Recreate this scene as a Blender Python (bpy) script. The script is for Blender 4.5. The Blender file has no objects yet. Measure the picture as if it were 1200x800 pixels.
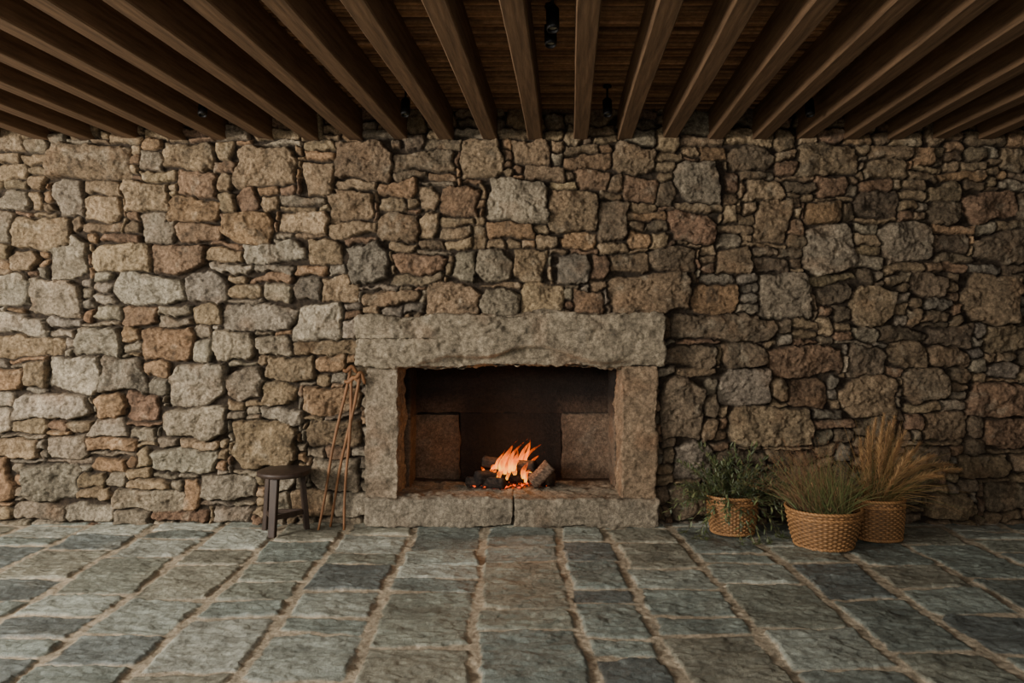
import bpy, math, random
import numpy as np
from mathutils import Vector, Matrix

rnd = random.Random(7)
R = np.random.RandomState(11)
COL = bpy.context.scene.collection
F = 933.0; D = 5.83; HC = 1.475; HY = 375.0

def P(px, py, y):
    d = D + y
    return Vector(((px-600)*d/F, y, HC-(py-HY)*d/F))
def G(px, py, z=0.0):
    d = F*(HC-z)/(py-HY)
    return Vector(((px-600)*d/F, d-D, z))

# ------------------------------------------------------------ noise
T2 = R.rand(256, 256)
PERM = R.permutation(256)
def vn2(x, y, s=0):
    x = x + s*17.31; y = y + s*9.77
    xi = np.floor(x).astype(int); yi = np.floor(y).astype(int)
    fx = x-xi; fy = y-yi
    fx = fx*fx*(3-2*fx); fy = fy*fy*(3-2*fy)
    a = T2[xi & 255, yi & 255]; b = T2[(xi+1) & 255, yi & 255]
    c = T2[xi & 255, (yi+1) & 255]; d = T2[(xi+1) & 255, (yi+1) & 255]
    return (a*(1-fx)+b*fx)*(1-fy)+(c*(1-fx)+d*fx)*fy
def fbm2(x, y, o=4, s=0):
    t = 0; a = 0.5; n = 0
    for i in range(o):
        t = t+a*vn2(x*2**i, y*2**i, s+i*3); n += a; a *= 0.5
    return t/n*2-1
def ridge2(x, y, o=3, s=0):
    t = 0; a = 0.5; n = 0
    for i in range(o):
        t = t+a*(1-np.abs(vn2(x*2**i, y*2**i, s+i*3)*2-1)); n += a; a *= 0.5
    return t/n
def vn3(x, y, z, s=0):
    zi = np.floor(z).astype(int); fz = z-zi; fz = fz*fz*(3-2*fz)
    xi = np.floor(x).astype(int); yi = np.floor(y).astype(int)
    fx = x-xi; fy = y-yi
    fx = fx*fx*(3-2*fx); fy = fy*fy*(3-2*fy)
    def lay(k):
        o1 = PERM[(k+s) & 255]; o2 = PERM[(o1+77) & 255]
        a = T2[(xi+o1) & 255, (yi+o2) & 255]; b = T2[(xi+1+o1) & 255, (yi+o2) & 255]
        c = T2[(xi+o1) & 255, (yi+1+o2) & 255]; d = T2[(xi+1+o1) & 255, (yi+1+o2) & 255]
        return (a*(1-fx)+b*fx)*(1-fy)+(c*(1-fx)+d*fx)*fy
    return lay(zi)*(1-fz)+lay(zi+1)*fz
def fbm3(x, y, z, o=4, s=0):
    t = 0; a = 0.5; n = 0
    for i in range(o):
        t = t+a*vn3(x*2**i, y*2**i, z*2**i, s+i*5); n += a; a *= 0.5
    return t/n*2-1
def sstep(a, b, x):
    t = np.clip((x-a)/(b-a), 0, 1); return t*t*(3-2*t)
def terrace(v, n, e=0.3):
    v = v*n; f = np.floor(v); return (f+sstep(0.5-e/2, 0.5+e/2, v-f))/n
def lin(c):
    c = np.asarray(c, float)/255.0
    return np.where(c <= 0.04045, c/12.92, ((c+0.055)/1.055)**2.4)

# ------------------------------------------------------------ mesh utils
def new_mesh(name, verts, faces, cols=None, smooth=True):
    me = bpy.data.meshes.new(name)
    verts = np.asarray(verts, dtype=np.float32)
    if isinstance(faces, np.ndarray) and faces.ndim == 2:
        k = faces.shape[1]
        me.vertices.add(len(verts)); me.vertices.foreach_set("co", verts.ravel())
        me.loops.add(faces.size); me.loops.foreach_set("vertex_index", faces.astype(np.int32).ravel())
        me.polygons.add(len(faces))
        me.polygons.foreach_set("loop_start", np.arange(0, faces.size, k, dtype=np.int32))
        me.polygons.foreach_set("loop_total", np.full(len(faces), k, dtype=np.int32))
        me.update(calc_edges=True)
    else:
        me.from_pydata([tuple(map(float, v)) for v in verts], [], faces); me.update()
    me.polygons.foreach_set("use_smooth", np.full(len(me.polygons), smooth, dtype=bool))
    if cols is not None:
        at = me.color_attributes.new("Col", 'FLOAT_COLOR', 'POINT')
        c = np.ones((len(verts), 4), dtype=np.float32); c[:, :3] = cols
        at.data.foreach_set("color", c.ravel())
    me.validate()
    return me
def obj(name, me, mat=None, parent=None, loc=None, label=None, category=None, kind=None, group=None):
    o = bpy.data.objects.new(name, me); COL.objects.link(o)
    if mat is not None and me is not None and len(me.materials) == 0: me.materials.append(mat)
    if parent is not None: o.parent = parent
    if loc is not None: o.location = loc
    if label: o["label"] = label
    if category: o["category"] = category
    if kind: o["kind"] = kind
    if group: o["group"] = group
    return o
def grid_faces(nx, ny, keep=None, flip=False):
    i, j = np.meshgrid(np.arange(nx-1), np.arange(ny-1))
    a = (j*nx+i).ravel(); f = np.stack([a, a+1, a+1+nx, a+nx], 1)
    if flip: f = f[:, ::-1]
    if keep is not None: f = f[keep.ravel()]
    return f

# ------------------------------------------------------------ materials
def mat_vc(name, rough=0.85, spec=0.3, nscale=60, namt=0.35, bscale=120, bstr=0.4, bdist=0.004, speck=0.0, detail_scale=9):
    m = bpy.data.materials.new(name); m.use_nodes = True
    nt = m.node_tree; N = nt.nodes; L = nt.links
    b = N["Principled BSDF"]
    at = N.new("ShaderNodeAttribute"); at.attribute_name = "Col"
    tc = N.new("ShaderNodeTexCoord")
    def nz(scale, lo, hi, a, b_, det=6):
        n1 = N.new("ShaderNodeTexNoise"); n1.inputs["Scale"].default_value = scale; n1.inputs["Detail"].default_value = det; n1.inputs["Roughness"].default_value = 0.7
        L.new(tc.outputs["Object"], n1.inputs["Vector"])
        mr = N.new("ShaderNodeMapRange"); mr.inputs[1].default_value = lo; mr.inputs[2].default_value = hi
        mr.inputs[3].default_value = a; mr.inputs[4].default_value = b_
        L.new(n1.outputs["Fac"], mr.inputs[0]); return mr.outputs[0]
    def mul(a, c):
        mu = N.new("ShaderNodeMath"); mu.operation = 'MULTIPLY'; L.new(a, mu.inputs[0]); L.new(c, mu.inputs[1]); return mu.outputs[0]
    v = mul(nz(nscale, 0.34, 0.66, 1-namt, 1+namt), nz(detail_scale, 0.3, 0.7, 0.78, 1.2))
    if speck > 0: v = mul(v, nz(220, 0.42, 0.60, 1-speck, 1+speck, 2))
    mx = N.new("ShaderNodeVectorMath"); mx.operation = 'SCALE'
    L.new(at.outputs["Color"], mx.inputs[0]); L.new(v, mx.inputs["Scale"])
    L.new(mx.outputs[0], b.inputs["Base Color"])
    n2 = N.new("ShaderNodeTexNoise"); n2.inputs["Scale"].default_value = bscale; n2.inputs["Detail"].default_value = 8; n2.inputs["Roughness"].default_value = 0.75
    L.new(tc.outputs["Object"], n2.inputs["Vector"])
    bp = N.new("ShaderNodeBump"); bp.inputs["Strength"].default_value = bstr; bp.inputs["Distance"].default_value = bdist
    L.new(n2.outputs["Fac"], bp.inputs["Height"]); L.new(bp.outputs[0], b.inputs["Normal"])
    b.inputs["Roughness"].default_value = rough
    b.inputs["Specular IOR Level"].default_value = spec
    return m
def mat_plain(name, rgb, rough=0.8, spec=0.3, metal=0.0, nscale=30, namt=0.25, stretch=(1, 1, 1), bstr=0.3, bdist=0.003):
    m = bpy.data.materials.new(name); m.use_nodes = True
    nt = m.node_tree; N = nt.nodes; L = nt.links; b = N["Principled BSDF"]
    tc = N.new("ShaderNodeTexCoord"); mp = N.new("ShaderNodeMapping"); mp.inputs["Scale"].default_value = stretch
    L.new(tc.outputs["Object"], mp.inputs["Vector"])
    n1 = N.new("ShaderNodeTexNoise"); n1.inputs["Scale"].default_value = nscale; n1.inputs["Detail"].default_value = 8; n1.inputs["Roughness"].default_value = 0.65
    L.new(mp.outputs[0], n1.inputs["Vector"])
    cr = N.new("ShaderNodeValToRGB"); c = lin(rgb)
    cr.color_ramp.elements[0].position = 0.3; cr.color_ramp.elements[1].position = 0.7
    cr.color_ramp.elements[0].color = (*(c*(1-namt)), 1); cr.color_ramp.elements[1].color = (*(c*(1+namt)), 1)
    L.new(n1.outputs["Fac"], cr.inputs[0]); L.new(cr.outputs[0], b.inputs["Base Color"])
    bp = N.new("ShaderNodeBump"); bp.inputs["Strength"].default_value = bstr; bp.inputs["Distance"].default_value = bdist
    L.new(n1.outputs["Fac"], bp.inputs["Height"]); L.new(bp.outputs[0], b.inputs["Normal"])
    b.inputs["Roughness"].default_value = rough; b.inputs["Specular IOR Level"].default_value = spec; b.inputs["Metallic"].default_value = metal
    return m

M_WALL = mat_vc("stone_masonry", rough=0.9, nscale=45, namt=0.5, bscale=55, bstr=1.0, bdist=0.016, speck=0.28)
M_SLATE = mat_vc("slate_paving", rough=0.47, spec=0.5, nscale=32, namt=0.3, bscale=34, bstr=1.0, bdist=0.011, detail_scale=5, speck=0.14)
M_GRAN = mat_vc("granite_block", rough=0.88, nscale=42, namt=0.48, bscale=48, bstr=1.0, bdist=0.016, speck=0.3)
M_WOOD = mat_plain("beam_wood", (104, 81, 60), rough=0.85, spec=0.2, nscale=4, namt=0.45, stretch=(9, 0.6, 9), bstr=0.4, bdist=0.005)
M_LATH = mat_vc("ceiling_lath", rough=0.8, nscale=30, namt=0.3, bscale=60, bstr=0.3)
M_DARKWOOD = mat_plain("dark_stool_wood", (56, 43, 35), rough=0.5, spec=0.4, nscale=6, namt=0.4, stretch=(5, 5, 1.2), bstr=0.2)
M_STICK = mat_plain("stick_wood", (120, 84, 55), rough=0.6, nscale=14, namt=0.4, stretch=(2, 2, 0.6), bstr=0.2)
M_BLACK = mat_plain("black_metal", (22, 20, 19), rough=0.5, namt=0.2, metal=0.3)
M_WICKER = mat_vc("wicker", rough=0.6, spec=0.4, nscale=50, namt=0.25, bscale=150, bstr=0.2, detail_scale=14)
M_SOIL = mat_plain("soil", (50, 38, 28), rough=0.95, nscale=40, namt=0.5, bstr=0.8)
M_LEAF = mat_vc("plant_leaf", rough=0.55, spec=0.35, nscale=30, namt=0.2, bscale=40, bstr=0.1)
M_BARK = mat_vc("log_bark", rough=0.95, nscale=40, namt=0.4, bscale=50, bstr=0.8, bdist=0.006)

# ------------------------------------------------------------ WALL (rubble masonry relief)
CELL = 6; PX0 = -300; PY0 = 117; NC = 300; NR = 84
occ = -np.ones((NR, NC), int)
stones = []
PAL = {'G': (132, 122, 104), 'L': (146, 137, 120), 'T': (142, 123, 96), 'O': (144, 115, 85), 'R': (116, 91, 71),
       'B': (121, 103, 80), 'D': (97, 84, 68), 'S': (116, 109, 97)}
BIG = """62 172 156 214 B;190 166 252 202 B;276 170 350 218 B;355 190 398 232 T;397 168 462 210 B;462 180 535 204 D;540 168 590 210 B;
672 204 712 226 R;716 170 770 206 B;792 190 846 234 G;870 214 916 234 T;1100 198 1150 216 O;1164 170 1206 200 T;600 168 640 196 B;850 170 905 200 D;930 170 1000 205 B;1010 190 1060 214 B;
0 222 38 250 G;66 214 104 254 G;104 230 146 258 T;196 230 260 258 O;150 212 196 246 T;262 250 326 282 O;165 250 210 286 G;20 254 86 290 T;-4 250 20 282 G;210 260 262 284 R;330 252 384 276 T;
384 228 440 262 B;444 246 492 284 B;515 218 566 256 R;568 214 640 258 G;640 224 700 276 B;700 240 740 282 D;780 252 840 286 R;820 218 868 240 D;880 232 926 286 B;944 238 986 258 O;1130 228 1190 262 R;1084 214 1130 240 T;1000 222 1050 256 D;
58 276 110 326 G;115 284 180 324 T;178 284 246 320 R;290 278 360 308 L;408 288 456 330 S;360 280 406 306 B;525 290 560 336 G;560 290 598 336 G;598 292 640 336 B;648 296 692 332 S;716 298 760 322 B;760 290 816 320 D;944 264 1000 320 G;1030 262 1092 306 G;1094 270 1132 300 D;840 290 880 318 B;1140 275 1200 312 D;462 296 520 318 R;248 290 288 312 T;
-4 320 36 364 L;38 326 100 366 G;138 320 222 358 L;222 318 268 356 S;268 334 312 352 T;496 336 562 374 B;562 338 612 374 G;612 336 662 374 T;670 340 710 366 R;712 322 808 372 B;812 332 866 372 O;890 322 950 376 G;998 336 1050 380 T;1060 318 1110 350 D;1124 324 1186 380 B;952 330 994 356 D;380 320 420 350 T;425 340 490 360 B;
-4 366 60 390 L;262 356 348 388 L;346 352 402 398 L;88 378 144 420 L;146 360 188 384 R;174 384 226 424 O;252 388 300 422 G;300 390 350 420 G;350 400 418 420 B;-4 395 80 416 T;788 372 906 400 D;780 402 840 432 D;848 400 892 428 D;895 404 986 438 R;990 405 1040 440 D;1085 378 1142 402 D;1150 384 1206 412 B;1040 400 1084 426 B;
-4 428 28 460 O;60 420 120 458 L;122 420 172 458 S;200 423 272 474 L;272 428 312 470 G;312 420 370 446 T;20 458 110 488 L;112 460 150 486 O;150 460 192 496 R;295 446 345 474 T;355 456 428 484 O;843 430 900 476 S;922 438 972 478 R;776 440 822 510 D;985 444 1050 486 B;1128 446 1196 486 R;1056 430 1110 470 D;28 424 60 456 T;172 424 200 444 O;
-4 512 50 536 T;62 508 108 540 G;110 515 160 530 O;178 522 260 556 L;278 494 346 546 T;190 480 270 514 G;362 490 428 528 B;852 478 956 518 T;790 516 836 560 S;995 490 1050 516 D;1080 484 1132 512 B;1150 488 1206 522 R;-4 480 20 506 L;20 490 60 508 T;110 490 150 510 L;150 498 186 520 G;840 524 900 550 D;1060 520 1110 548 D;1120 530 1180 560 B;
-4 538 18 586 O;28 542 98 584 L;108 534 150 556 O;150 560 200 576 T;130 576 216 600 G;216 560 236 600 O;236 556 300 588 L;20 586 76 606 G;-4 590 20 610 T;364 536 424 574 G;340 570 392 604 B;784 566 830 610 D;180 590 244 612 R;250 592 300 612 L;76 588 130 610 L;850 556 900 580 D;1150 566 1206 600 D;1080 580 1140 606 B;900 590 950 612 D"""
def add_stone(c0, r0, c1, r1, kind):
    sub = occ[r0:r1, c0:c1]
    free = sub < 0
    if sub.size == 0 or free.mean() < 0.55: return False
    k = len(stones)
    sub[free] = k
    stones.append((PX0+c0*CELL, PY0+r0*CELL, PX0+c1*CELL, PY0+r1*CELL, kind))
    return True
for s in BIG.replace("\n", "").split(";"):
    a = s.split(); x0, y0, x1, y1 = map(float, a[:4])
    add_stone(int(round((x0-PX0)/CELL)), int(round((y0-PY0)/CELL)), int(round((x1-PX0)/CELL)), min(NR, int(round((y1-PY0)/CELL))), a[4])
def pick(px, py):
    if py < 290: w = 'BBTTDRGO' if px > 450 else 'BTTTGBOR'
    elif px < 430: w = 'LLGGTTOSGR'
    elif px < 760: w = 'BGSTDBR'
    else: w = 'DDBBSRTG'
    return rnd.choice(w)
for r in range(NR):
    for c in range(NC):
        if occ[r, c] >= 0: continue
        u = rnd.random()
        if u < 0.20: w = rnd.randint(5, 9); h = rnd.randint(4, 6)
        elif u < 0.80: w = rnd.randint(4, 10); h = rnd.choice([2, 2, 3])
        else: w = rnd.randint(2, 4); h = rnd.randint(2, 4)
        ww = 0
        while ww < w and c+ww < NC and occ[r, c+ww] < 0: ww += 1
        if c+ww < NC-1 and occ[r, c+ww] < 0 and occ[r, c+ww+1] >= 0: ww += 1
        h = min(h, max(1, int(ww*1.4)) if ww > 1 else rnd.choice([2, 3]))
        hh = 1
        while hh < h and r+hh < NR and (occ[r+hh, c:c+ww] < 0).all(): hh += 1
        add_stone(c, r, c+ww, r+hh, pick(PX0+c*CELL, PY0+r*CELL))
NS = len(stones)
S = np.array([s[:4] for s in stones], float)
cx = (S[:, 0]+S[:, 2])/2; cy = (S[:, 1]+S[:, 3])/2; hw = (S[:, 2]-S[:, 0])/2; hh_ = (S[:, 3]-S[:, 1])/2
angs = []; ds = []
for k in range(4):
    a = k*math.pi/2 + R.normal(0, 0.075, NS)
    sup = hw if k % 2 == 0 else hh_
    angs.append(a); ds.append(sup + R.uniform(-0.4, 0.5, NS))
for k in range(4):
    a0 = math.pi/4+k*math.pi/2
    a = a0+R.normal(0, 0.28, NS)
    sup = np.abs(np.cos(a))*hw+np.abs(np.sin(a))*hh_
    angs.append(a); ds.append(sup-(0.03+0.48*R.rand(NS)**2.0)*np.minimum(hw, hh_))
scol = np.array([lin(PAL[s[4]]) for s in stones])
scol = scol*0.78+scol.mean(0)*0.22
scol *= R.uniform(0.76, 1.18, NS)[:, None]
scol *= 1+R.normal(0, 0.012, (NS, 3))
bigness = np.clip(np.sqrt(hw*hh_)/24, 0.3, 1.3)
prot = R.uniform(0.036, 0.078, NS)*(0.8+0.25*bigness)
tx = R.normal(0, 0.0006, NS); ty = R.normal(0, 0.0009, NS)
gx = np.concatenate([np.arange(-300, -10, 3.0), np.arange(-10, 1210, 1.05), np.arange(1210, 1497, 3.0)])
gy = np.arange(119, 614, 1.05)
X, Y = np.meshgrid(gx, gy)
wx = X+7*fbm2(X/30, Y/30, 3, 1)+2.6*fbm2(X/7, Y/7, 3, 4)
wy = Y+6*fbm2(X/34, Y/28, 3, 2)+2.3*fbm2(X/7, Y/7, 3, 5)
ci = np.clip(((wx-PX0)/CELL).astype(int), 0, NC-1); ri = np.clip(((wy-PY0)/CELL).astype(int), 0, NR-1)
lab = occ[ri, ci]
qx = wx-cx[lab]; qy = wy-cy[lab]
sd = np.full(X.shape, 1e9)
for a, d in zip(angs, ds):
    sd = np.minimum(sd, d[lab]-(np.cos(a)[lab]*qx+np.sin(a)[lab]*qy))
prof = sstep(0.0, 2.2, sd)
prof = 0.86*prof+0.14*sstep(0, 8, sd)
offs = lab*3.7
rough = 0.030*terrace(fbm2(X/19+offs, Y/15, 4, 9), 3.2, 0.4)+0.016*(ridge2(X/20+offs, Y/16, 4, 12)-0.5)+0.006*fbm2(X/5+offs, Y/5, 3, 15)
H = prof*(prot[lab]+tx[lab]*qx+ty[lab]*qy+rough*np.clip(bigness[lab]+0.3, 0.5, 1.3))+0.006*fbm2(X/5, Y/5, 3, 20)
mort = lin((54, 45, 35))  # dark brown mortar, deepened so the colour also carries joint shadow
mott = 1+0.42*fbm2(X/9+offs, Y/9, 4, 30)+0.2*fbm2(X/30+offs, Y/30, 2, 31)
C = scol[lab]*mott[..., None]
ru = np.clip(fbm2(X/26+offs, Y/22, 3, 40)*1.7-0.25, 0, 1)[..., None]*0.35
C = C*(1-ru)+lin((132, 102, 74))*ru
li = np.clip(fbm2(X/14+offs, Y/14, 4, 44)*2.2-0.6, 0, 1)[..., None]*0.45
C = C*(1-li)+lin((160, 149, 128))*li*mott[..., None]
dk = np.clip(fbm2(X/10+offs, Y/12, 4, 48)*2.2-0.6, 0, 1)[..., None]*0.65
C = C*(1-dk)+lin((62, 54, 44))*dk
pm = sstep(0.0, 1.6, sd)[..., None]
C = C*pm+(mort*(0.7+0.6*vn2(X/4, Y/4, 50))[..., None])*(1-pm)
C = np.clip(C*1.04, 0.01, 0.9)
wX = (X-600)/160; wZ = HC-(Y-HY)/160
V = np.stack([wX, -H, wZ], -1).reshape(-1, 3)
V[:, 2] = np.maximum(V[:, 2], -0.01)
fxm = (wX[:-1, :-1]+wX[1:, 1:])/2; fzm = (wZ[:-1, :-1]+wZ[1:, 1:])/2
keep = ~((np.abs(fxm) < 0.93) & (fzm < 1.28))
wm = new_mesh("wall_back", V, grid_faces(len(gx), len(gy), keep, flip=True), C.reshape(-1, 3))
obj("wall_back", wm, M_WALL, kind="structure", label="rustic dry rubble stone wall of ochre and grey blocks")

# ------------------------------------------------------------ FLOOR
colpx = [-520, -430, -350, -262, -180, -110, -40, 38, 112, 190, 266, 338, 410, 487, 570, 650, 705, 782, 862, 937, 1012, 1090, 1165, 1245, 1330, 1410, 1500, 1590, 1680, 1800]
cb = (np.array(colpx, float)-600)/160
fx_ = np.concatenate([np.arange(-6.4, -4.2, 0.03), np.arange(-4.2, 4.2, 0.0085), np.arange(4.2, 6.5, 0.03)])
fy_ = np.concatenate([np.arange(-7.5, -3.2, 0.03), np.arange(-3.2, 0.03, 0.0075)])
X, Y = np.meshgrid(fx_, fy_)
wx = X+0.0129*Y+0.030*fbm2(X/0.6, Y/0.6, 2, 60)+0.016*fbm2(X/0.07, Y/0.07, 3, 61)
wy = Y+0.028*fbm2(X/0.5, Y/0.5, 2, 62)+0.016*fbm2(X/0.07, Y/0.07, 3, 63)
ci = np.clip(np.searchsorted(cb, wx)-1, 0, len(cb)-2)
x0 = cb[ci]; x1 = cb[ci+1]
y0 = np.zeros_like(X); y1 = np.zeros_like(X); sid = np.zeros(X.shape, int)
base = 0
for k in range(len(cb)-1):
    ys = [-8.0+rnd.uniform(0, 0.4)-0.4]
    while ys[-1] < 0.3: ys.append(ys[-1]+rnd.choice([0.22, 0.30, 0.36, 0.44, 0.5, 0.64, 0.78])*rnd.uniform(0.9, 1.1))
    ys = np.array(ys)
    m = ci == k
    j = np.clip(np.searchsorted(ys, wy[m])-1, 0, len(ys)-2)
    y0[m] = ys[j]; y1[m] = ys[j+1]; sid[m] = base+j
    base += len(ys)
nF = base+5
t1 = R.normal(0, 0.04, nF); t2 = R.normal(0, 0.06, nF)
mx_ = (x0+x1)/2; my_ = (y0+y1)/2
qx = wx-mx_; qy = wy-my_
hx = (x1-x0)/2; hy = (y1-y0)/2
g = 0.015+0.014*(R.rand(nF)[sid])
cut = R.uniform(0.01, 0.07, (nF, 4))
s1 = hx-np.abs(qx+t1[sid]*qy)-g*1.2; s2 = hy-np.abs(qy+t2[sid]*qx)-g*0.7
quad = (qx > 0).astype(int)+2*(qy > 0).astype(int)
s3 = (hx+hy-cut[sid, quad]-np.abs(qx)-np.abs(qy))*0.707
sd = np.minimum(np.minimum(s1, s2), s3)
pf = sstep(-0.003, 0.011, sd)
off = sid*2.3
ter = fbm2(X/0.24+off, Y/0.15+off, 5, 70)
terr = terrace(ter, 4.5, 0.18)
hgt = 0.018*terr+0.006*fbm2(X/0.05+off, Y/0.03, 3, 74)+0.006*(ridge2(X/0.1+off, Y/0.06, 3, 77)-0.5)
H = pf*(0.011+hgt+R.uniform(-0.003, 0.004, nF)[sid])+(1-pf)*(0.005*fbm2(X/0.03, Y/0.03, 3, 79)+0.004)-0.016
FP = [(110, 117, 110), (100, 106, 100), (128, 133, 124), (114, 117, 106), (92, 98, 95), (142, 145, 135), (108, 115, 108), (120, 119, 106)]
fc = np.array([lin(FP[rnd.randrange(len(FP))]) for _ in range(nF)])*R.uniform(0.85, 1.15, nF)[:, None]
C = fc[sid]*(1+0.36*fbm2(X/0.07+off, Y/0.05, 4, 81)+0.32*terr)[..., None]
br = np.clip(fbm2(X/0.2+off, Y/0.2, 3, 85)*1.8-0.5, 0, 1)[..., None]*0.25
C = C*(1-br)+lin((132, 124, 106))*br
pm = sstep(-0.003, 0.005, sd)[..., None]
C = C*pm+lin((152, 141, 122))*(0.75+0.6*vn2(X/0.02, Y/0.02, 88))[..., None]*(1-pm)
C = np.clip(C*1.22, 0.01, 0.8)
V = np.stack([X, Y, H], -1).reshape(-1, 3)
obj("floor", new_mesh("floor", V, grid_faces(len(fx_), len(fy_)), C.reshape(-1, 3)), M_SLATE, kind="structure", label="grey slate flagstone floor with sandy mortar joints")

# ------------------------------------------------------------ CEILING laths
cxs = np.linspace(-6.4, 6.4, 260); cys = np.concatenate([np.arange(-7.5, -3.6, 0.02), np.arange(-3.6, 0.1, 0.005)])
X, Y = np.meshgrid(cxs, cys)
u = (Y+0.016*fbm2(X/0.5, Y/0.3, 3, 90))/0.036
ui = np.floor(u).astype(int); uf = u-ui
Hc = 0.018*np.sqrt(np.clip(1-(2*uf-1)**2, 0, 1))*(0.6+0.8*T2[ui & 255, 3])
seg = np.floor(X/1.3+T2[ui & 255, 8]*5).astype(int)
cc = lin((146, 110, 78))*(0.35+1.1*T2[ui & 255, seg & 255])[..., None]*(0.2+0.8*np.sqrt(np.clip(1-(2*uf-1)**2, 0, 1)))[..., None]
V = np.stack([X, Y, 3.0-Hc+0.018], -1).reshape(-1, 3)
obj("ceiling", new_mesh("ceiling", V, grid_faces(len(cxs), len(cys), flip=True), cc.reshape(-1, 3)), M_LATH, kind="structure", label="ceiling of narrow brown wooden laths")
def simple_box(x0, x1, y0, y1, z0, z1):
    v = [(x, y, z) for x in (x0, x1) for y in (y0, y1) for z in (z0, z1)]
    f = [(0, 1, 3, 2), (4, 6, 7, 5), (0, 4, 5, 1), (2, 3, 7, 6), (0, 2, 6, 4), (1, 5, 7, 3)]
    return v, f
v, f = simple_box(6.3, 6.5, -7.4, 0.0, 0, 3.05)
obj("wall_right", new_mesh("wall_right", v, f, smooth=False), mat_plain("dark_plaster", (80, 70, 60), rough=0.95), kind="structure", label="plain dark plastered wall")

# ------------------------------------------------------------ rough blocks
def block(x0, x1, y0, y1, z0, z1, step=0.014, r=0.02, amp=0.012, seed=0, col=(130, 118, 100), rust=0.5, low=1.0, chip=None):
    dims = np.array([x1-x0, y1-y0, z1-z0]); n = np.maximum(2, np.round(dims/step).astype(int))
    idx = {}; pts = []; faces = []
    def vid(i, j, k):
        key = (i, j, k)
        if key not in idx:
            idx[key] = len(pts); pts.append(key)
        return idx[key]
    nx, ny, nz = n
    for i in range(nx):
        for j in range(ny):
            faces.append((vid(i, j, 0), vid(i, j+1, 0), vid(i+1, j+1, 0), vid(i+1, j, 0)))
            faces.append((vid(i, j, nz), vid(i+1, j, nz), vid(i+1, j+1, nz), vid(i, j+1, nz)))
    for i in range(nx):
        for k in range(nz):
            faces.append((vid(i, 0, k), vid(i+1, 0, k), vid(i+1, 0, k+1), vid(i, 0, k+1)))
            faces.append((vid(i, ny, k), vid(i, ny, k+1), vid(i+1, ny, k+1), vid(i+1, ny, k)))
    for j in range(ny):
        for k in range(nz):
            faces.append((vid(0, j, k), vid(0, j, k+1), vid(0, j+1, k+1), vid(0, j+1, k)))
            faces.append((vid(nx, j, k), vid(nx, j+1, k), vid(nx, j+1, k+1), vid(nx, j, k+1)))
    p = np.array(pts, float)/n*dims+np.array([x0, y0, z0])
    lo = np.array([x0, y0, z0])+r; hi = np.array([x1, y1, z1])-r
    q = np.clip(p, lo, hi); d = p-q; ln = np.linalg.norm(d, axis=1, keepdims=True)+1e-9
    nrm = d/ln; p = q+nrm*r
    a, b, c = p[:, 0], p[:, 1], p[:, 2]
    fac = terrace(fbm3(a/0.24+seed, b/0.16, c/0.13+a/0.5, 4, seed+9), 3.4, 0.3)
    nz_ = amp*0.9*low*fbm3(a/0.4+seed, b/0.3, c/0.25, 2, seed)+amp*2.3*fac+amp*1.1*fbm3(a/0.04, b/0.035+seed, c/0.03, 4, seed+20)
    if amp > 0: p = p+nrm*(nz_-amp*0.6)[:, None]
    if chip: p = chip(p)
    mot = 1+0.45*fbm3(a/0.06, b/0.06, c/0.06, 4, seed+3)+0.25*fbm3(a/0.3, b/0.3, c/0.3, 2, seed+5)
    cc = lin(col)*mot[:, None]
    ru = np.clip(fbm3(a/0.2+seed, b/0.2, c/0.2, 3, seed+7)*1.8-0.1, 0, 1)[:, None]*rust
    cc = cc*(1-ru)+lin((138, 104, 76))*ru*min(1, sum(col)/330)
    li = np.clip(fbm3(a/0.1, b/0.1, c/0.1+seed, 4, seed+30)*2.2-0.5, 0, 1)[:, None]*0.45
    cc = cc*(1-li)+lin((166, 156, 138))*li*min(1, sum(col)/340)
    dk = np.clip(fbm3(a/0.08, b/0.08, c/0.06+seed, 4, seed+40)*2.2-0.55, 0, 1)[:, None]*0.65
    cc = cc*(1-dk)+lin((64, 56, 47))*dk*min(1, sum(col)/340)
    return p, np.array(faces), np.clip(cc, 0.004, 0.9)
def join(parts):
    vs = []; fs = []; cs = []; n = 0
    for v, f, c in parts:
        vs.append(v); fs.append(f+n); cs.append(c); n += len(v)
    return np.concatenate(vs), np.concatenate(fs), np.concatenate(cs)

fp = obj("fireplace", None, loc=(0, 0, 0), label="monumental fireplace of rough hewn granite blocks set in a stone wall", category="fireplace")
def part(name, data, mat, parent, label=None):
    return obj(name, new_mesh(name, data[0], data[1], data[2]), mat, parent=parent, label=label)
def lint_chip(p):
    x = p[:, 0].copy(); z = p[:, 2].copy(); y = p[:, 1].copy()
    zb = 1.23+0.05*np.sin(x*3.6+1.2)+0.025*np.sin(x*9.1)
    w = np.exp(-((x-0.15)/0.85)**6)
    p[:, 1] += 0.09*w*sstep(0, 0.045, zb-z)*(y < -0.02)
    p[:, 2] += 0.012*np.sin(x*5+1)*(z < 1.2)+0.016*np.sin(x*2.1+0.4)*(z > 1.35)+0.01*np.sin(x*7)*(z > 1.4)
    return p
part("lintel", block(-1.125, 1.10, -0.17, 0.16, 1.135, 1.525, step=0.011, r=0.02, amp=0.019, seed=3, col=(142, 130, 110), rust=0.3, chip=lint_chip), M_GRAN, fp, "long rough granite lintel stone")
part("jamb", block(-1.06, -0.81, -0.13, 0.30, 0.18, 1.15, step=0.011, r=0.018, amp=0.014, seed=11, col=(140, 127, 108), rust=0.4), M_GRAN, fp)
part("jamb", block(0.785, 1.045, -0.13, 0.30, 0.18, 1.15, step=0.011, r=0.018, amp=0.014, seed=17, col=(138, 118, 95), rust=0.55), M_GRAN, fp)
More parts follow.
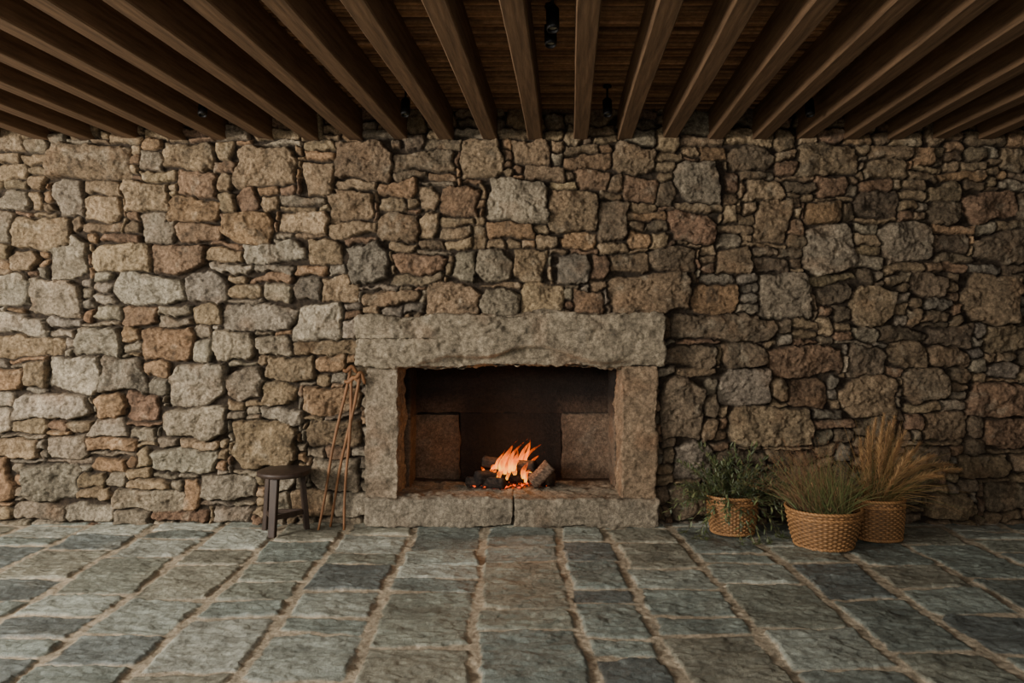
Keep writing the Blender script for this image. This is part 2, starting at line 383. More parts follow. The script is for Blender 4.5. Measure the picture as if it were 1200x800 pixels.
part("hearth_slab", block(-1.065, 0.018, -0.16, 0.5, -0.01, 0.205, step=0.012, r=0.02, amp=0.013, seed=23, col=(138, 128, 111), rust=0.25), M_GRAN, fp)
part("hearth_slab", block(0.006, 1.06, -0.157, 0.5, -0.01, 0.203, step=0.012, r=0.02, amp=0.013, seed=29, col=(132, 122, 105), rust=0.25), M_GRAN, fp)
def soot(d, k=1.0):
    v, f, c = d
    dx = (v[:, 0]+0.01)/0.42; s = np.exp(-dx**4)*0.93*k*(v[:, 1] > 0.2)
    s = np.maximum(s, np.clip((v[:, 2]-0.68)/0.3, 0, 1)*0.88)
    s = np.clip(s+0.36, 0, 0.96)[:, None]
    return v, f, c*(1-s)+lin((22, 18, 16))*s
fb = []
fb.append(soot(block(-0.86, -0.42, 0.60, 0.74, 0.15, 0.725, step=0.02, r=0.014, amp=0.007, seed=31, col=(128, 110, 92))))
fb.append(soot(block(-0.43, 0.41, 0.635, 0.74, 0.15, 0.73, step=0.02, r=0.01, amp=0.004, seed=33, col=(60, 48, 40))))
fb.append(soot(block(0.40, 0.86, 0.60, 0.74, 0.15, 0.725, step=0.02, r=0.014, amp=0.007, seed=35, col=(128, 110, 92))))
fb.append(soot(block(-0.86, 0.86, 0.63, 0.74, 0.715, 1.40, step=0.02, r=0.01, amp=0.006, seed=37, col=(92, 74, 61))))
for sx, sd_ in ((-1, 41), (1, 43)):
    a, b = sorted((sx*0.775, sx*0.92))
    fb.append(soot(block(a, b, 0.27, 0.68, 0.15, 0.725, step=0.02, r=0.012, amp=0.006, seed=sd_, col=(130, 114, 96))))
    fb.append(soot(block(a, b, 0.27, 0.68, 0.715, 1.40, step=0.02, r=0.012, amp=0.006, seed=sd_+1, col=(116, 100, 84))))
fb.append(soot(block(-0.92, 0.92, 0.10, 0.76, 1.36, 1.46, step=0.03, r=0.01, amp=0.005, seed=47, col=(50, 40, 34))))
fb.append(soot(block(-0.84, 0.84, 0.49, 0.70, 0.02, 0.20, step=0.02, r=0.01, amp=0.005, seed=49, col=(90, 78, 66))))
fb.append(soot(block(-1.0, 1.0, 0.75, 0.85, -0.02, 1.5, step=0.1, r=0.01, amp=0.0, seed=51, col=(30, 26, 22))))  # unseen backing slab, added to stop world light leaking through the seams
part("firebox_lining", join(fb), M_GRAN, fp, "soot-blackened stone firebox lining with an added light-blocking slab behind")

# ------------------------------------------------------------ logs, embers, fire
def tube(pts, rads, n=10, cap=True, rn=None):
    pts = [Vector(p) for p in pts]; vs = []; fs = []
    prev = None
    for i, p in enumerate(pts):
        t = (pts[min(i+1, len(pts)-1)]-pts[max(i-1, 0)]).normalized()
        if prev is None:
            up = Vector((0, 0, 1)) if abs(t.z) < 0.9 else Vector((1, 0, 0))
            a = t.cross(up).normalized()
        else:
            a = (prev-t*prev.dot(t)).normalized()
        prev = a; b = t.cross(a)
        for k in range(n):
            th = 2*math.pi*k/n
            r = rads[i]*(rn(i, k) if rn else 1)
            vs.append(p+(a*math.cos(th)+b*math.sin(th))*r)
    for i in range(len(pts)-1):
        for k in range(n):
            k2 = (k+1) % n
            fs.append((i*n+k, i*n+k2, (i+1)*n+k2, (i+1)*n+k))
    if cap:
        fs.append(tuple(range(n))[::-1]); fs.append(tuple(range((len(pts)-1)*n, len(pts)*n)))
    return [tuple(v) for v in vs], fs
class MB:
    def __init__(s): s.v = []; s.f = []; s.c = []
    def add(s, v, f, c):
        n = len(s.v); s.v += v; s.f += [tuple(i+n for i in ff) for ff in f]
        s.c += [tuple(c)]*len(v) if not isinstance(c, list) else c
    def mesh(s, name, smooth=True): return new_mesh(name, np.array(s.v), s.f, np.array(s.c), smooth)

def make_log(p0, p1, r, seed, charred=0.5, label="charred split firewood log burning in the hearth"):
    rr = random.Random(seed); p0 = Vector(p0); p1 = Vector(p1); n = 26; m = 22
    pts = []
    for i in range(m+1):
        t = i/m; pts.append(p0.lerp(p1, t)+Vector((0, 0, 0.012*math.sin(t*3+seed))))
    tb = [[rr.uniform(-1, 1) for _ in range(n)] for _ in range(m+1)]
    ph = rr.uniform(0, 6)
    def rn(i, k):
        th = 2*math.pi*k/n
        return 1+0.10*math.cos(2*th+ph)+0.06*math.cos(5*th+ph*2)+0.045*tb[i][k]
    v, f = tube(pts, [r]*(m+1), n=n, rn=rn)
    mid = (p0+p1)/2
    v = [tuple(Vector(a)-mid) for a in v]
    c = []
    for i in range(m+1):
        for k in range(n):
            dark = lin((26, 20, 17)); lt = lin((124, 102, 84))
            w = max(0, min(1, (0.8 if rr.random() < 0.5 else 0.35)*(1-charred)+0.1*tb[i][k]))
            c.append(tuple(dark*(1-w)+lt*w))
    me = new_mesh("firewood_log", np.array(v), f, np.array(c))
    return obj("firewood_log", me, M_BARK, loc=mid, label=label, category="log", group="burning firewood in the hearth")
zt = 0.205
make_log((-0.27, 0.20, zt+0.058), (0.22, 0.42, zt+0.058), 0.058, 1, 0.9)
make_log((-0.06, 0.54, zt+0.065), (0.30, 0.28, zt+0.07), 0.068, 2, 0.25, "grey-barked firewood log with a charred end in the hearth")
make_log((-0.22, 0.40, zt+0.165), (0.18, 0.26, zt+0.155), 0.045, 3, 0.8)
make_log((0.15, 0.20, zt+0.045), (0.29, 0.20, zt+0.165), 0.05, 4, 0.15, "pale grey firewood log stacked on the fire")
make_log((-0.34, 0.30, zt+0.038), (-0.06, 0.12, zt+0.038), 0.038, 5, 0.9)

def mat_ember():
    m = bpy.data.materials.new("ember"); m.use_nodes = True; N = m.node_tree.nodes; L = m.node_tree.links; b = N["Principled BSDF"]
    tc = N.new("ShaderNodeTexCoord"); n = N.new("ShaderNodeTexNoise"); n.inputs["Scale"].default_value = 22; n.inputs["Detail"].default_value = 4
    L.new(tc.outputs["Object"], n.inputs["Vector"])
    cr = N.new("ShaderNodeValToRGB"); cr.color_ramp.elements[0].position = 0.50; cr.color_ramp.elements[0].color = (0, 0, 0, 1)
    cr.color_ramp.elements[1].position = 0.70; cr.color_ramp.elements[1].color = (1.0, 0.09, 0.01, 1)
    L.new(n.outputs["Fac"], cr.inputs[0]); b.inputs["Base Color"].default_value = (0.012, 0.01, 0.009, 1)
    L.new(cr.outputs[0], b.inputs["Emission Color"]); b.inputs["Emission Strength"].default_value = 3.0; b.inputs["Roughness"].default_value = 0.95
    return m
mb = MB(); rr = random.Random(5)
for i in range(170):
    a = rr.uniform(0, 6.283); q = math.sqrt(rr.random())
    c = Vector((-0.02+0.31*q*math.cos(a), 0.31+0.16*q*math.sin(a), zt+0.008+0.035*(1-q)*rr.random()))
    s = rr.uniform(0.010, 0.024)
    v = []
    for (x, y, z) in [(1, 0, 0), (-1, 0, 0), (0, 1, 0), (0, -1, 0), (0, 0, 1), (0, 0, -1), ]:
        v.append(tuple(c+Vector((x, y, z*0.8))*s*rr.uniform(0.6, 1.3)))
    f = [(0, 2, 4), (2, 1, 4), (1, 3, 4), (3, 0, 4), (2, 0, 5), (1, 2, 5), (3, 1, 5), (0, 3, 5)]
    mb.add(v, f, (0.1, 0.1, 0.1))
obj("ember_bed", mb.mesh("ember_bed", False), mat_ember(), label="bed of glowing coals and charcoal beneath the logs", category="embers", kind="stuff")

def mat_flame():
    m = bpy.data.materials.new("flame"); m.use_nodes = True; N = m.node_tree.nodes; L = m.node_tree.links
    N.remove(N["Principled BSDF"]); out = N["Material Output"]
    at = N.new("ShaderNodeAttribute"); at.attribute_name = "Col"
    sp = N.new("ShaderNodeSeparateColor"); L.new(at.outputs["Color"], sp.inputs[0])
    tc = N.new("ShaderNodeTexCoord"); mp = N.new("ShaderNodeMapping"); mp.inputs["Scale"].default_value = (1, 1, 0.3)
    L.new(tc.outputs["Object"], mp.inputs["Vector"])
    n = N.new("ShaderNodeTexNoise"); n.inputs["Scale"].default_value = 45; n.inputs["Detail"].default_value = 3; L.new(mp.outputs[0], n.inputs["Vector"])
    ad = N.new("ShaderNodeMath"); ad.operation = 'MULTIPLY_ADD'; ad.inputs[1].default_value = 1.1
    L.new(n.outputs["Fac"], ad.inputs[0]); L.new(sp.outputs[0], ad.inputs[2])
    cr = N.new("ShaderNodeValToRGB"); e = cr.color_ramp.elements
    e[0].position = 0.28; e[0].color = (1.0, 0.44, 0.04, 1); e[1].position = 0.92; e[1].color = (0.75, 0.03, 0.001, 1)
    x = e.new(0.52); x.color = (1.0, 0.17, 0.008, 1)
    dv = N.new("ShaderNodeMath"); dv.operation = 'MULTIPLY'; dv.inputs[1].default_value = 0.58; L.new(ad.outputs[0], dv.inputs[0])
    L.new(dv.outputs[0], cr.inputs[0])
    em = N.new("ShaderNodeEmission"); em.inputs[1].default_value = 3.6; L.new(cr.outputs[0], em.inputs[0])
    tr = N.new("ShaderNodeBsdfTransparent"); mx = N.new("ShaderNodeMixShader")
    mr = N.new("ShaderNodeMapRange"); mr.inputs[1].default_value = 0.65; mr.inputs[2].default_value = 1.4; mr.inputs[3].default_value = 0.5; mr.inputs[4].default_value = 1.0
    L.new(ad.outputs[0], mr.inputs[0]); L.new(mr.outputs[0], mx.inputs[0]); L.new(em.outputs[0], mx.inputs[1]); L.new(tr.outputs[0], mx.inputs[2])
    L.new(mx.outputs[0], out.inputs[0])
    return m
mb = MB(); rr = random.Random(21)
for i in range(30):
    bx = rr.gauss(-0.04, 0.09); by = 0.29+rr.uniform(-0.08, 0.08); hgt = rr.uniform(0.09, 0.20)*(1-abs(bx+0.02)*1.4)
    r0 = rr.uniform(0.011, 0.024); lean = 0.45+rr.uniform(-0.35, 0.4); ph = rr.uniform(0, 6); bz_ = zt+rr.uniform(0.03, 0.13)
    if i < 10: bx = -0.15+i*0.032; bz_ = zt+0.10+0.01*(i % 3); hgt = (0.11, 0.19, 0.24, 0.19, 0.27, 0.19, 0.29, 0.22, 0.27, 0.16)[i]
    m = 16; n = 10; pts = []; rad = []
    for k in range(m+1):
        t = k/m
        pts.append((bx+lean*hgt*t*t+0.02*math.sin(ph+t*6)*t, by+0.012*math.sin(ph*2+t*4)*t, bz_+hgt*t))
        rad.append(r0*max(0.02, (math.sin(math.pi*min(1, t*0.9+0.15))**0.9)*(1-t)**0.6*1.3))
    v, f = tube(pts, rad, n=n, cap=False)
    c = []
    for k in range(m+1): c += [(k/m, k/m, k/m)]*n
    mb.add(v, f, c)
obj("fire", mb.mesh("fire"), mat_flame(), label="bright orange open flames rising from burning logs", category="fire", kind="stuff")

# ------------------------------------------------------------ BEAMS
def beam_mesh(seed):
    L_, w, h, b = 6.8, 0.105, 0.205, 0.006
    prof = [(-w/2+b, 0), (w/2-b, 0), (w/2, b), (w/2, h), (-w/2, h), (-w/2, b)]
    K = 60; v = []; f = []; rr = random.Random(seed); ph = rr.uniform(0, 9)
    for k in range(K+1):
        y = -L_+L_*k/K
        for (x, z) in prof:
            v.append((x+0.0035*math.sin(y*1.7+ph)+rr.uniform(-1, 1)*0.0006, y, z+(0.003*math.sin(y*2.3+ph*2) if z < 0.1 else 0)))
    for k in range(K):
        for i in range(6):
            j = (i+1) % 6; f.append((k*6+i, k*6+j, (k+1)*6+j, (k+1)*6+i))
    f.append(tuple(range(6))); f.append(tuple(K*6+i for i in range(6))[::-1])
    f = [tuple(reversed(q)) for q in f]
    me = new_mesh("ceiling_beam", v, f, smooth=False); me.materials.append(M_WOOD); return me
bms = [beam_mesh(s) for s in (2, 5, 9)]
for k in range(-15, 13):
    X0 = 0.5+k*0.3266
    o = obj("ceiling_beam", bms[k % 3], loc=(X0, 0.0, 2.79), label="long square-cut brown wooden ceiling beam butting the stone wall", category="beam", group="parallel wooden beams under the ceiling")
    o.rotation_euler = (0, 0, -math.atan(0.0686)+rnd.uniform(-0.002, 0.002))

# ------------------------------------------------------------ spotlights
def lathe(prof, n=32, cx=0, cy=0):
    v = []; f = []
    for r, z in prof:
        for k in range(n):
            a = 2*math.pi*k/n; v.append((cx+r*math.cos(a), cy+r*math.sin(a), z))
    for i in range(len(prof)-1):
        for k in range(n):
            k2 = (k+1) % n; f.append((i*n+k, i*n+k2, (i+1)*n+k2, (i+1)*n+k))
    return v, f
M_LENS = mat_plain("lamp_lens", (150, 140, 120), rough=0.3)
v, f = lathe([(0.001, 0), (0.022, 0), (0.022, -0.012), (0.028, -0.014), (0.030, -0.010), (0.030, -0.10), (0.027, -0.115), (0.023, -0.115), (0.022, -0.095)][::-1])
me_body = new_mesh("lamp_body", v, f); me_body.materials.append(M_BLACK)
v, f = lathe([(0.0221, -0.097), (0.012, -0.093), (0.0005, -0.092)])
me_lens = new_mesh("lens", v, f); me_lens.materials.append(M_LENS)
v, f = lathe([(0.001, 0.09), (0.028, 0.09), (0.028, 0.078), (0.007, 0.074), (0.007, 0.0), (0.001, 0.0)][::-1])
me_stem = new_mesh("mounting_stem", v, f); me_stem.materials.append(M_BLACK)
for (x, y) in [(0.186, -2.18), (0.186, -1.98), (-1.996, -0.67), (-0.689, -0.67), (0.617, -0.67), (1.923, -0.67)]:
    e = obj("ceiling_spotlight", None, loc=(x, y, 2.905), label="small black cylindrical spotlight mounted between wooden beams", category="spotlight", group="spotlights between the beams")
    b = obj("lamp_body", me_body, parent=e); b.rotation_euler = (math.radians(-14), 0, 0)
    obj("lens", me_lens, parent=b)
    obj("mounting_stem", me_stem, parent=e)

# ------------------------------------------------------------ STOOL
st = Vector((-1.585, -0.285, 0))
stool = obj("stool", None, loc=st, label="low round dark wooden three-legged stool by the stone wall", category="stool")
v, f = lathe([(0.0005, 0.435), (0.17, 0.435), (0.181, 0.431), (0.185, 0.420), (0.181, 0.402), (0.165, 0.397), (0.0005, 0.397)][::-1], n=48)
obj("seat", new_mesh("seat", v, f), M_DARKWOOD, parent=stool)
def prism_leg(p0, p1, w0, d0, w1, d1, ang):
    v = []
    for p, w, d in ((p0, w0, d0), (p1, w1, d1)):
        for sx, sy in ((-1, -1), (1, -1), (1, 1), (-1, 1)):
            x = sx*w/2; y = sy*d/2
            v.append((p[0]+x*math.cos(ang)-y*math.sin(ang), p[1]+x*math.sin(ang)+y*math.cos(ang), p[2]))
    f = [(3, 2, 1, 0), (4, 5, 6, 7), (0, 1, 5, 4), (1, 2, 6, 5), (2, 3, 7, 6), (3, 0, 4, 7)]
    return v, f
def bevel(o, w=0.005):
    m = o.modifiers.new("b", 'BEVEL'); m.width = w; m.segments = 2
legp = []
for a in (-105, 28, 160):
    a = math.radians(a); q = 0.155; t = 0.12
    p0 = (q*math.cos(a), q*math.sin(a), 0.002); p1 = (t*math.cos(a), t*math.sin(a), 0.41)
    v, f = prism_leg(p0, p1, 0.05, 0.036, 0.06, 0.036, a+math.pi/2)
    o = obj("leg", new_mesh("leg", v, f, smooth=False), M_DARKWOOD, parent=stool); bevel(o)
    legp.append(((q*0.7+t*0.3)*math.cos(a), (q*0.7+t*0.3)*math.sin(a)))
for i in range(3):
    a = Vector((*legp[i], 0.13)); b = Vector((*legp[(i+1) % 3], 0.13))
    d = (b-a).normalized(); n_ = Vector((-d.y, d.x, 0))*0.011
    v = [tuple(p+s*n_+Vector((0, 0, z))) for p in (a, b) for s in (-1, 1) for z in (-0.016, 0.016)]
    f = [(0, 1, 3, 2), (4, 6, 7, 5), (0, 4, 5, 1), (2, 3, 7, 6), (0, 2, 6, 4), (1, 5, 7, 3)]
    o = obj("stretcher", new_mesh("stretcher", v, f, smooth=False), M_DARKWOOD, parent=stool); bevel(o, 0.003)

# ------------------------------------------------------------ WALKING STICKS
def stick(b, t, hdir, seed, label, hook=False):
    b = Vector(b); t = Vector(t)
    e = obj("walking_stick", None, loc=b, label=label, category="walking stick", group="wooden sticks leaning by the fireplace")
    pts = []; rad = []
    for i in range(25):
        u = i/24; p = (t-b)*u; p = p+Vector((0.007*math.sin(u*7+seed), 0.004*math.sin(u*9), 0)); pts.append(p)
        rad.append(0.0085+0.003*u+(0.0018 if i % 6 == 3 else 0))
    v, f = tube(pts, rad, n=12)
    obj("shaft", new_mesh("shaft", np.array(v), f), M_STICK, parent=e)
    h = Vector(hdir); top = t-b; pts = []; rad = []
    for i in range(13):
        u = i/12-0.45
        pts.append(top+h*u+Vector((0, 0, 0.012-0.05*u*u*4*(1 if hook else 0.4)+0.012*math.sin(u*9))))
        rad.append(0.008+0.009*math.sin(math.pi*(i/12))**0.6)
    v, f = tube(pts, rad, n=12)
    obj("handle", new_mesh("handle", np.array(v), f), M_STICK, parent=e)
b1 = G(372, 621); stick(b1, (-1.168, -0.11, 1.115), (0.10, 0.02, 0.01), 1, "slender brown wooden walking stick with a knobbly handle, most tilted")
b2 = G(386, 617); stick(b2, (-1.085, -0.175, 1.08), (0.07, 0.03, 0.0), 2, "brown wooden walking stick with a short crook, leaning on the jamb", True)
b3 = G(403, 621); stick(b3, (-1.145, -0.145, 1.04), (0.12, -0.02, 0.02), 3, "nearly upright brown wooden walking stick with a crossbar handle")

# ------------------------------------------------------------ BASKETS & PLANTS
def basket(parent, rt, rb, h, seed, cr=(166, 122, 78)):
    n = 220; m = 90; th = np.linspace(0, 2*math.pi, n, endpoint=False); zz = np.linspace(0, 1, m)
    TH, ZZ = np.meshgrid(th, zz)
    rad = rb+(rt-rb)*ZZ**0.8+0.006*np.sin(ZZ*math.pi)
    rows = h/0.0135; rr_ = ZZ*rows; ri_ = np.floor(rr_).astype(int); rf = rr_-ri_
    ribs = 22
    wv = np.abs(np.sin(math.pi*rf))*(0.55+0.45*np.cos(ribs*TH+math.pi*(ri_ % 2)))
    rad = rad+0.007*wv+0.002*np.cos(ribs*2*TH)
    c = lin(cr)*(0.22+0.85*wv+0.16*T2[ri_ & 255, 5])[..., None]  # darker in the weave gaps: shade put into the wicker colour
    v = np.stack([rad*np.cos(TH), rad*np.sin(TH), ZZ*h+0.002*np.sin(TH*3)*ZZ], -1).reshape(-1, 3)
    i, j = np.meshgrid(np.arange(n), np.arange(m-1)); a = (j*n+i).ravel(); b = (j*n+(i+1) % n).ravel()
    f = np.stack([a, b, b+n, a+n], 1)
    vi = v.copy(); vi[:, :2] *= (1-0.016/np.linalg.norm(vi[:, :2], axis=1, keepdims=True))
    fi = f[:, ::-1]+len(v)
    V = np.concatenate([v, vi]); Fc = np.concatenate([f, fi]); Cc = np.concatenate([c.reshape(-1, 3)]*2)
    obj("basket", new_mesh("basket", V, Fc, Cc), M_WICKER, parent=parent, label="round woven tan wicker basket")
    for (rz, rad_, rr0) in ((h, rt+0.004, 0.0095), (h*0.84, rb+(rt-rb)*0.84**0.8+0.007, 0.0075), (0.012, rb+0.004, 0.009)):
        K = 220; n2 = 12; vv = []; cc2 = []
        for k in range(K):
            a = 2*math.pi*k/K
            for q in range(n2):
                t = 2*math.pi*q/n2; l = abs(math.cos(t+a*30/1.0)); rr2 = rr0*(0.72+0.45*l)
                vv.append(((rad_+rr2*math.cos(t))*math.cos(a), (rad_+rr2*math.cos(t))*math.sin(a), rz+rr2*math.sin(t)+0.002*math.sin(a*3)))
                cc2.append(tuple(lin(cr)*(0.4+0.8*l)))
        ff = [(k*n2+q, ((k+1) % K)*n2+q, ((k+1) % K)*n2+(q+1) % n2, k*n2+(q+1) % n2) for k in range(K) for q in range(n2)]
        obj("braided_rim", new_mesh("braided_rim", np.array(vv), ff, np.array(cc2)), M_WICKER, parent=parent)
    v, f = lathe([(0.0005, h*0.86), (rt*0.5, h*0.87), (rt*0.93-0.005, h*0.84)], n=40)
    obj("soil", new_mesh("soil", v, f), M_SOIL, parent=parent)
def leaf(mb, p, d, up, L_, w, c):
    d = d.normalized(); s = d.cross(up)
    if s.length < 1e-3: s = d.cross(Vector((1, 0, 0)))
    s.normalize(); n_ = s.cross(d)
    v = [p, p+d*L_*0.3+s*w*0.42-n_*w*0.1, p+d*L_*0.3-s*w*0.42-n_*w*0.1, p+d*L_*0.35+n_*w*0.05, p+d*L_*0.65+s*w*0.36-n_*L_*0.06, p+d*L_*0.65-s*w*0.36-n_*L_*0.06, p+d*L_-n_*L_*0.14]
    f = [(0, 1, 3), (0, 3, 2), (1, 4, 6, 3), (3, 6, 5, 2)]
    mb.add([tuple(x) for x in v], f, c)
def blade(mb, pts, w, c0, c1):
    v = []; c = []; m = len(pts); s = None
    for i, p in enumerate(pts):
        t = (pts[min(i+1, m-1)]-pts[max(i-1, 0)])
        if t.length < 1e-5: t = Vector((0, 0, 1))
        t.normalize()
        if s is None: s = t.cross(Vector((rb_.uniform(-.2, .2), 1, 0.1))).normalized()
        ww = w*(1-i/(m-1)*0.85)
        s2 = (s-t*s.dot(t)).normalized()
        v += [tuple(p-s2*ww/2), tuple(p+s2*ww/2)]
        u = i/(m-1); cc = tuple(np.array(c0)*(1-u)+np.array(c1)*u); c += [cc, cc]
    f = [(2*i, 2*i+1, 2*i+3, 2*i+2) for i in range(m-1)]
    mb.add(v, f, c)
def arc(p0, az, lean, L_, grav, m=9, wob=0.0, rr=rnd):
    d = Vector((math.cos(az)*math.sin(lean), math.sin(az)*math.sin(lean), math.cos(lean))); p = Vector(p0); pts = [p.copy()]
    for i in range(m):
        d = (d+Vector((rr.uniform(-wob, wob), rr.uniform(-wob, wob), -grav/m))).normalized()
        p = p+d*L_/m
        pts.append(p.copy())
    return pts
def clampw(p, base, ymax=-0.10):
    q = Vector(p)
    if q.y+base.y > ymax: q.y = ymax-base.y-0.3*min(0.1, (q.y+base.y-ymax))
    if q.z < 0.012: q.z = 0.012
    return q

# plant 1 : leafy shrub
rb_ = random.Random(31)
B1 = Vector((1.535, -0.28, 0))
e1 = obj("potted_shrub", None, loc=B1, label="leafy green trailing shrub in a small woven wicker basket", category="potted plant")
basket(e1, 0.172, 0.14, 0.26, 1)
ml = MB(); ms = MB()
for i in range(130):
    az = rb_.uniform(0, 6.283)
    lean = rb_.uniform(0.05, 1.25); L_ = rb_.uniform(0.22, 0.42)
    if i % 12 == 0: lean = 1.4; L_ = 0.48; az = rb_.choice([-1.3, -1.0, -2.6, -0.6, 3.3, -1.5])
    p0 = Vector((0.08*math.cos(az), 0.08*math.sin(az), 0.22))
    pts = [clampw(p, B1) for p in arc(p0, az, lean, L_, rb_.uniform(0.4, 1.2) if lean < 1.3 else 2.6, 10, 0.12, rb_)]
    v, f = tube(pts, [0.0022*(1-0.07*k) for k in range(len(pts))], n=4, cap=False); ms.add(v, f, tuple(lin((88, 74, 50))))
    for k in range(2, len(pts)):
        for s in (0, 1, 2):
            t = (pts[k]-pts[k-1]).normalized()
            dd = (t*0.7+Vector((rb_.uniform(-1, 1), rb_.uniform(-1, 1), rb_.uniform(-.4, .9)))*0.8)
            g_ = rb_.uniform(0.6, 1.5); cb_ = rb_.choice([(90, 100, 64), (78, 90, 56), (110, 114, 76), (106, 114, 92)])
            leaf(ml, pts[k-1].lerp(pts[k], rb_.random()), dd, Vector((0, 0, 1)), rb_.uniform(0.035, 0.06), rb_.uniform(0.011, 0.018), tuple(lin(cb_)*g_))
ml.v = [tuple(clampw(p, B1)) for p in ml.v]
obj("stems", ms.mesh("stems"), M_LEAF, parent=e1); obj("foliage", ml.mesh("foliage", False), M_LEAF, parent=e1, label="narrow grey-green leaves")

# plant 2 : grasses in wide basket
B2 = Vector((2.045, -0.60, 0))
e2 = obj("potted_grass", None, loc=B2, label="green meadow grass with wispy brown seed heads in a wide wicker basket", category="potted plant")
basket(e2, 0.232, 0.178, 0.245, 2)
mg = MB(); mw = MB()
for i in range(480):
    az = rb_.uniform(0, 6.283); q = 0.17*math.sqrt(rb_.random()); a2 = rb_.uniform(0, 6.283)
    p0 = Vector((q*math.cos(a2), q*math.sin(a2), 0.20)); L_ = rb_.uniform(0.18, 0.42)
    pts = [clampw(p, B2) for p in arc(p0, az, rb_.uniform(0.05, 0.8), L_, rb_.uniform(0.1, 0.9), 6, 0.06, rb_)]
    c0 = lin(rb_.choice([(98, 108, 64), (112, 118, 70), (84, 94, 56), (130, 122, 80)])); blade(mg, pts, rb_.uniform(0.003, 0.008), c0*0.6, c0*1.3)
for i in range(260):
    az = rb_.choice([rb_.uniform(1.9, 4.4), rb_.uniform(1.9, 4.4), rb_.uniform(0, 6.28)]); q = 0.16*math.sqrt(rb_.random()); a2 = rb_.uniform(0, 6.283)
    p0 = Vector((q*math.cos(a2), q*math.sin(a2), 0.20)); L_ = rb_.uniform(0.32, 0.56)
    pts = [clampw(p, B2) for p in arc(p0, az, rb_.uniform(0.1, 0.95), L_, rb_.uniform(0.1, 0.8), 7, 0.05, rb_)]
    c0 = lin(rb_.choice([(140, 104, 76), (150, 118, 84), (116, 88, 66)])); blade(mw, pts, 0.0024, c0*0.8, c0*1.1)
    for k in range(8):
        p = pts[-1].lerp(pts[-3], rb_.random())
        d = Vector((rb_.uniform(-1, 1), rb_.uniform(-1, 1), rb_.uniform(-.2, 1)))
        leaf(mw, p, d, Vector((0, 0, 1)), rb_.uniform(0.012, 0.034), 0.0035, tuple(c0))
obj("grass_blades", mg.mesh("grass_blades", False), M_LEAF, parent=e2); obj("seed_heads", mw.mesh("seed_heads", False), M_LEAF, parent=e2, label="wispy dry brown seed heads")

# plant 3 : fountain grass with plumes
B3 = Vector((2.48, -0.42, 0))
e3 = obj("potted_fountain_grass", None, loc=B3, label="dry golden fountain grass with feathery plumes in a wicker basket", category="potted plant")
basket(e3, 0.168, 0.15, 0.27, 3)
mg = MB(); mp_ = MB()
for i in range(380):
    az = rb_.uniform(-1.3, 1.9) if i % 3 else rb_.uniform(0, 6.28); q = 0.10*math.sqrt(rb_.random()); a2 = rb_.uniform(0, 6.283)
    p0 = Vector((q*math.cos(a2), q*math.sin(a2), 0.23))
    pts = [clampw(p, B3) for p in arc(p0, az, rb_.uniform(0.05, 1.1), rb_.uniform(0.25, 0.62), rb_.uniform(0.3, 1.3), 8, 0.04, rb_)]
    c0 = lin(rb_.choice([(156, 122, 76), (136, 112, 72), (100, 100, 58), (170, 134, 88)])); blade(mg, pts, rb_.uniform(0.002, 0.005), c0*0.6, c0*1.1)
def plume(tip, ctrl, n=420, L_=0.34, w=0.055):
    p0 = Vector((rb_.uniform(-0.05, 0.05), rb_.uniform(-0.05, 0.05), 0.22)); tip = Vector(tip); ctrl = Vector(ctrl)
    pts = [clampw(p0*(1-t)**2+ctrl*2*t*(1-t)+tip*t*t, B3, -0.10) for t in [k/20 for k in range(21)]]
    c0 = lin((160, 122, 78)); v, f = tube(pts, [0.002]*21, n=4, cap=False); mp_.add(v, f, tuple(c0*0.8))
    tot = sum((pts[k+1]-pts[k]).length for k in range(20)); st_ = max(0, 1-L_/tot)
    for i in range(n):
        u = rb_.random(); t = st_+(1-st_)*u; k = min(19, int(t*20)); p = pts[k].lerp(pts[k+1], t*20-k); tg = (pts[k+1]-pts[k]).normalized()
        d = tg*1.5+Vector((rb_.uniform(-1, 1), rb_.uniform(-1, 1), rb_.uniform(-1, 1)))*0.9
        l = w*(0.5+0.8*math.sin(math.pi*min(1, u*0.9+0.08)))*rb_.uniform(0.7, 1.2)
        cc = lin(rb_.choice([(192, 152, 106), (166, 128, 88), (208, 172, 124), (136, 102, 70)]))
        leaf(mp_, p, d, Vector((0, 0, 1)), l, 0.0024, tuple(cc))
def loc3(px, py, y): return P(px, py, y)-B3
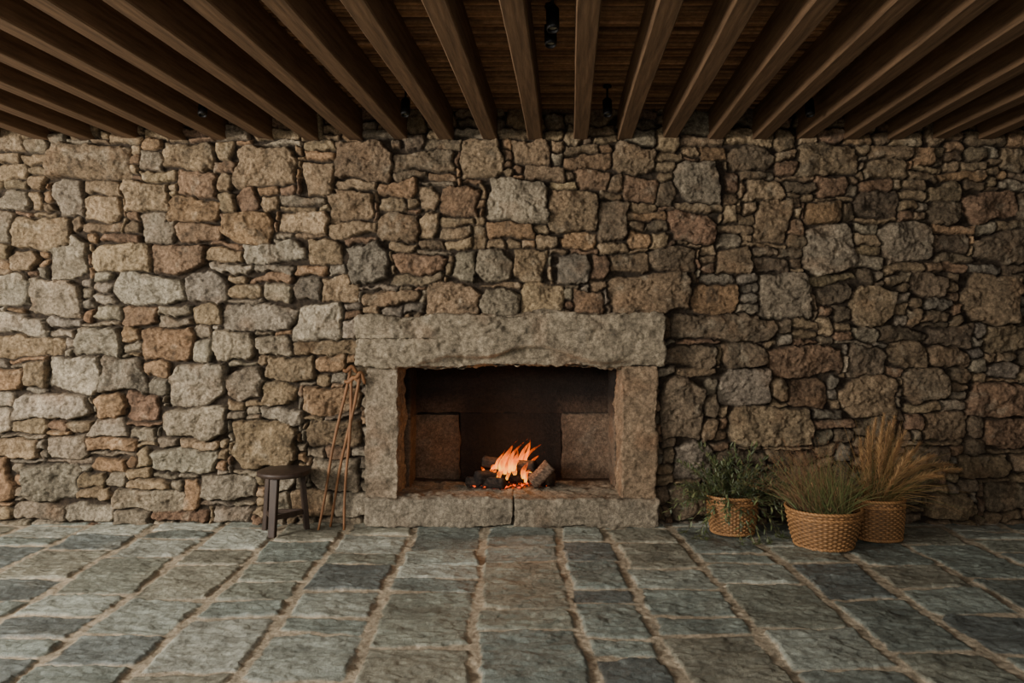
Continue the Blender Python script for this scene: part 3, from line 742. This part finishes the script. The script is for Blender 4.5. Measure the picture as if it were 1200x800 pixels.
for (px, py, cpx, cpy, y) in [(1026, 492, 1016, 560, -0.38), (1036, 486, 1026, 560, -0.32), (1048, 490, 1034, 560, -0.36), (1060, 506, 1040, 555, -0.42), (1018, 500, 1014, 565, -0.45), (1034, 500, 1026, 560, -0.5),
                              (1046, 510, 1034, 560, -0.30), (1054, 516, 1038, 560, -0.46), (1042, 496, 1030, 560, -0.44),
                              (1114, 544, 1066, 540, -0.40), (1126, 550, 1075, 548, -0.45), (1094, 534, 1056, 545, -0.5), (1078, 520, 1050, 552, -0.35), (1104, 558, 1070, 552, -0.55), (1068, 530, 1048, 560, -0.6), (1008, 515, 1012, 565, -0.4),
                              (1086, 545, 1062, 550, -0.4)]:
    plume(loc3(px, py, y), loc3(cpx, cpy, y))
obj("grass_blades", mg.mesh("grass_blades", False), M_LEAF, parent=e3, label="thin dry straw-coloured blades"); obj("plumes", mp_.mesh("plumes", False), M_LEAF, parent=e3, label="feathery golden plumes")

# ------------------------------------------------------------ LIGHT
w = bpy.data.worlds.new("world"); bpy.context.scene.world = w; w.use_nodes = True
bg = w.node_tree.nodes["Background"]; bg.inputs[0].default_value = (0.98, 0.97, 0.97, 1); bg.inputs[1].default_value = 0.38
def area(name, loc, tgt, sx, sy, pw, col):
    l = bpy.data.lights.new(name, 'AREA'); l.shape = 'RECTANGLE'; l.size = sx; l.size_y = sy; l.energy = pw; l.color = col
    o = bpy.data.objects.new(name, l); COL.objects.link(o); o.location = loc
    o.rotation_euler = (Vector(tgt)-Vector(loc)).to_track_quat('-Z', 'Y').to_euler(); return o
area("window_daylight", (-6.0, -4.3, 2.1), (0.0, -0.3, 0.4), 2.6, 1.2, 580, (1.0, 0.93, 0.83))
area("terrace_daylight", (-1.5, -7.6, 2.5), (0, 0, 0.5), 5, 0.9, 150, (1.0, 0.94, 0.85))
pl = bpy.data.lights.new("fire_glow", 'POINT'); pl.energy = 6; pl.color = (1.0, 0.40, 0.14); pl.shadow_soft_size = 0.08
o = bpy.data.objects.new("fire_glow", pl); COL.objects.link(o); o.location = (0.0, 0.27, 0.52)

# ------------------------------------------------------------ CAMERA
cam = bpy.data.cameras.new("camera"); co = bpy.data.objects.new("camera", cam); COL.objects.link(co)
cam.sensor_width = 36; cam.lens = 36*F/1200; cam.shift_y = -25/1200
co.location = (0, -D, HC); co.rotation_euler = (math.pi/2, 0, 0)
bpy.context.scene.camera = co
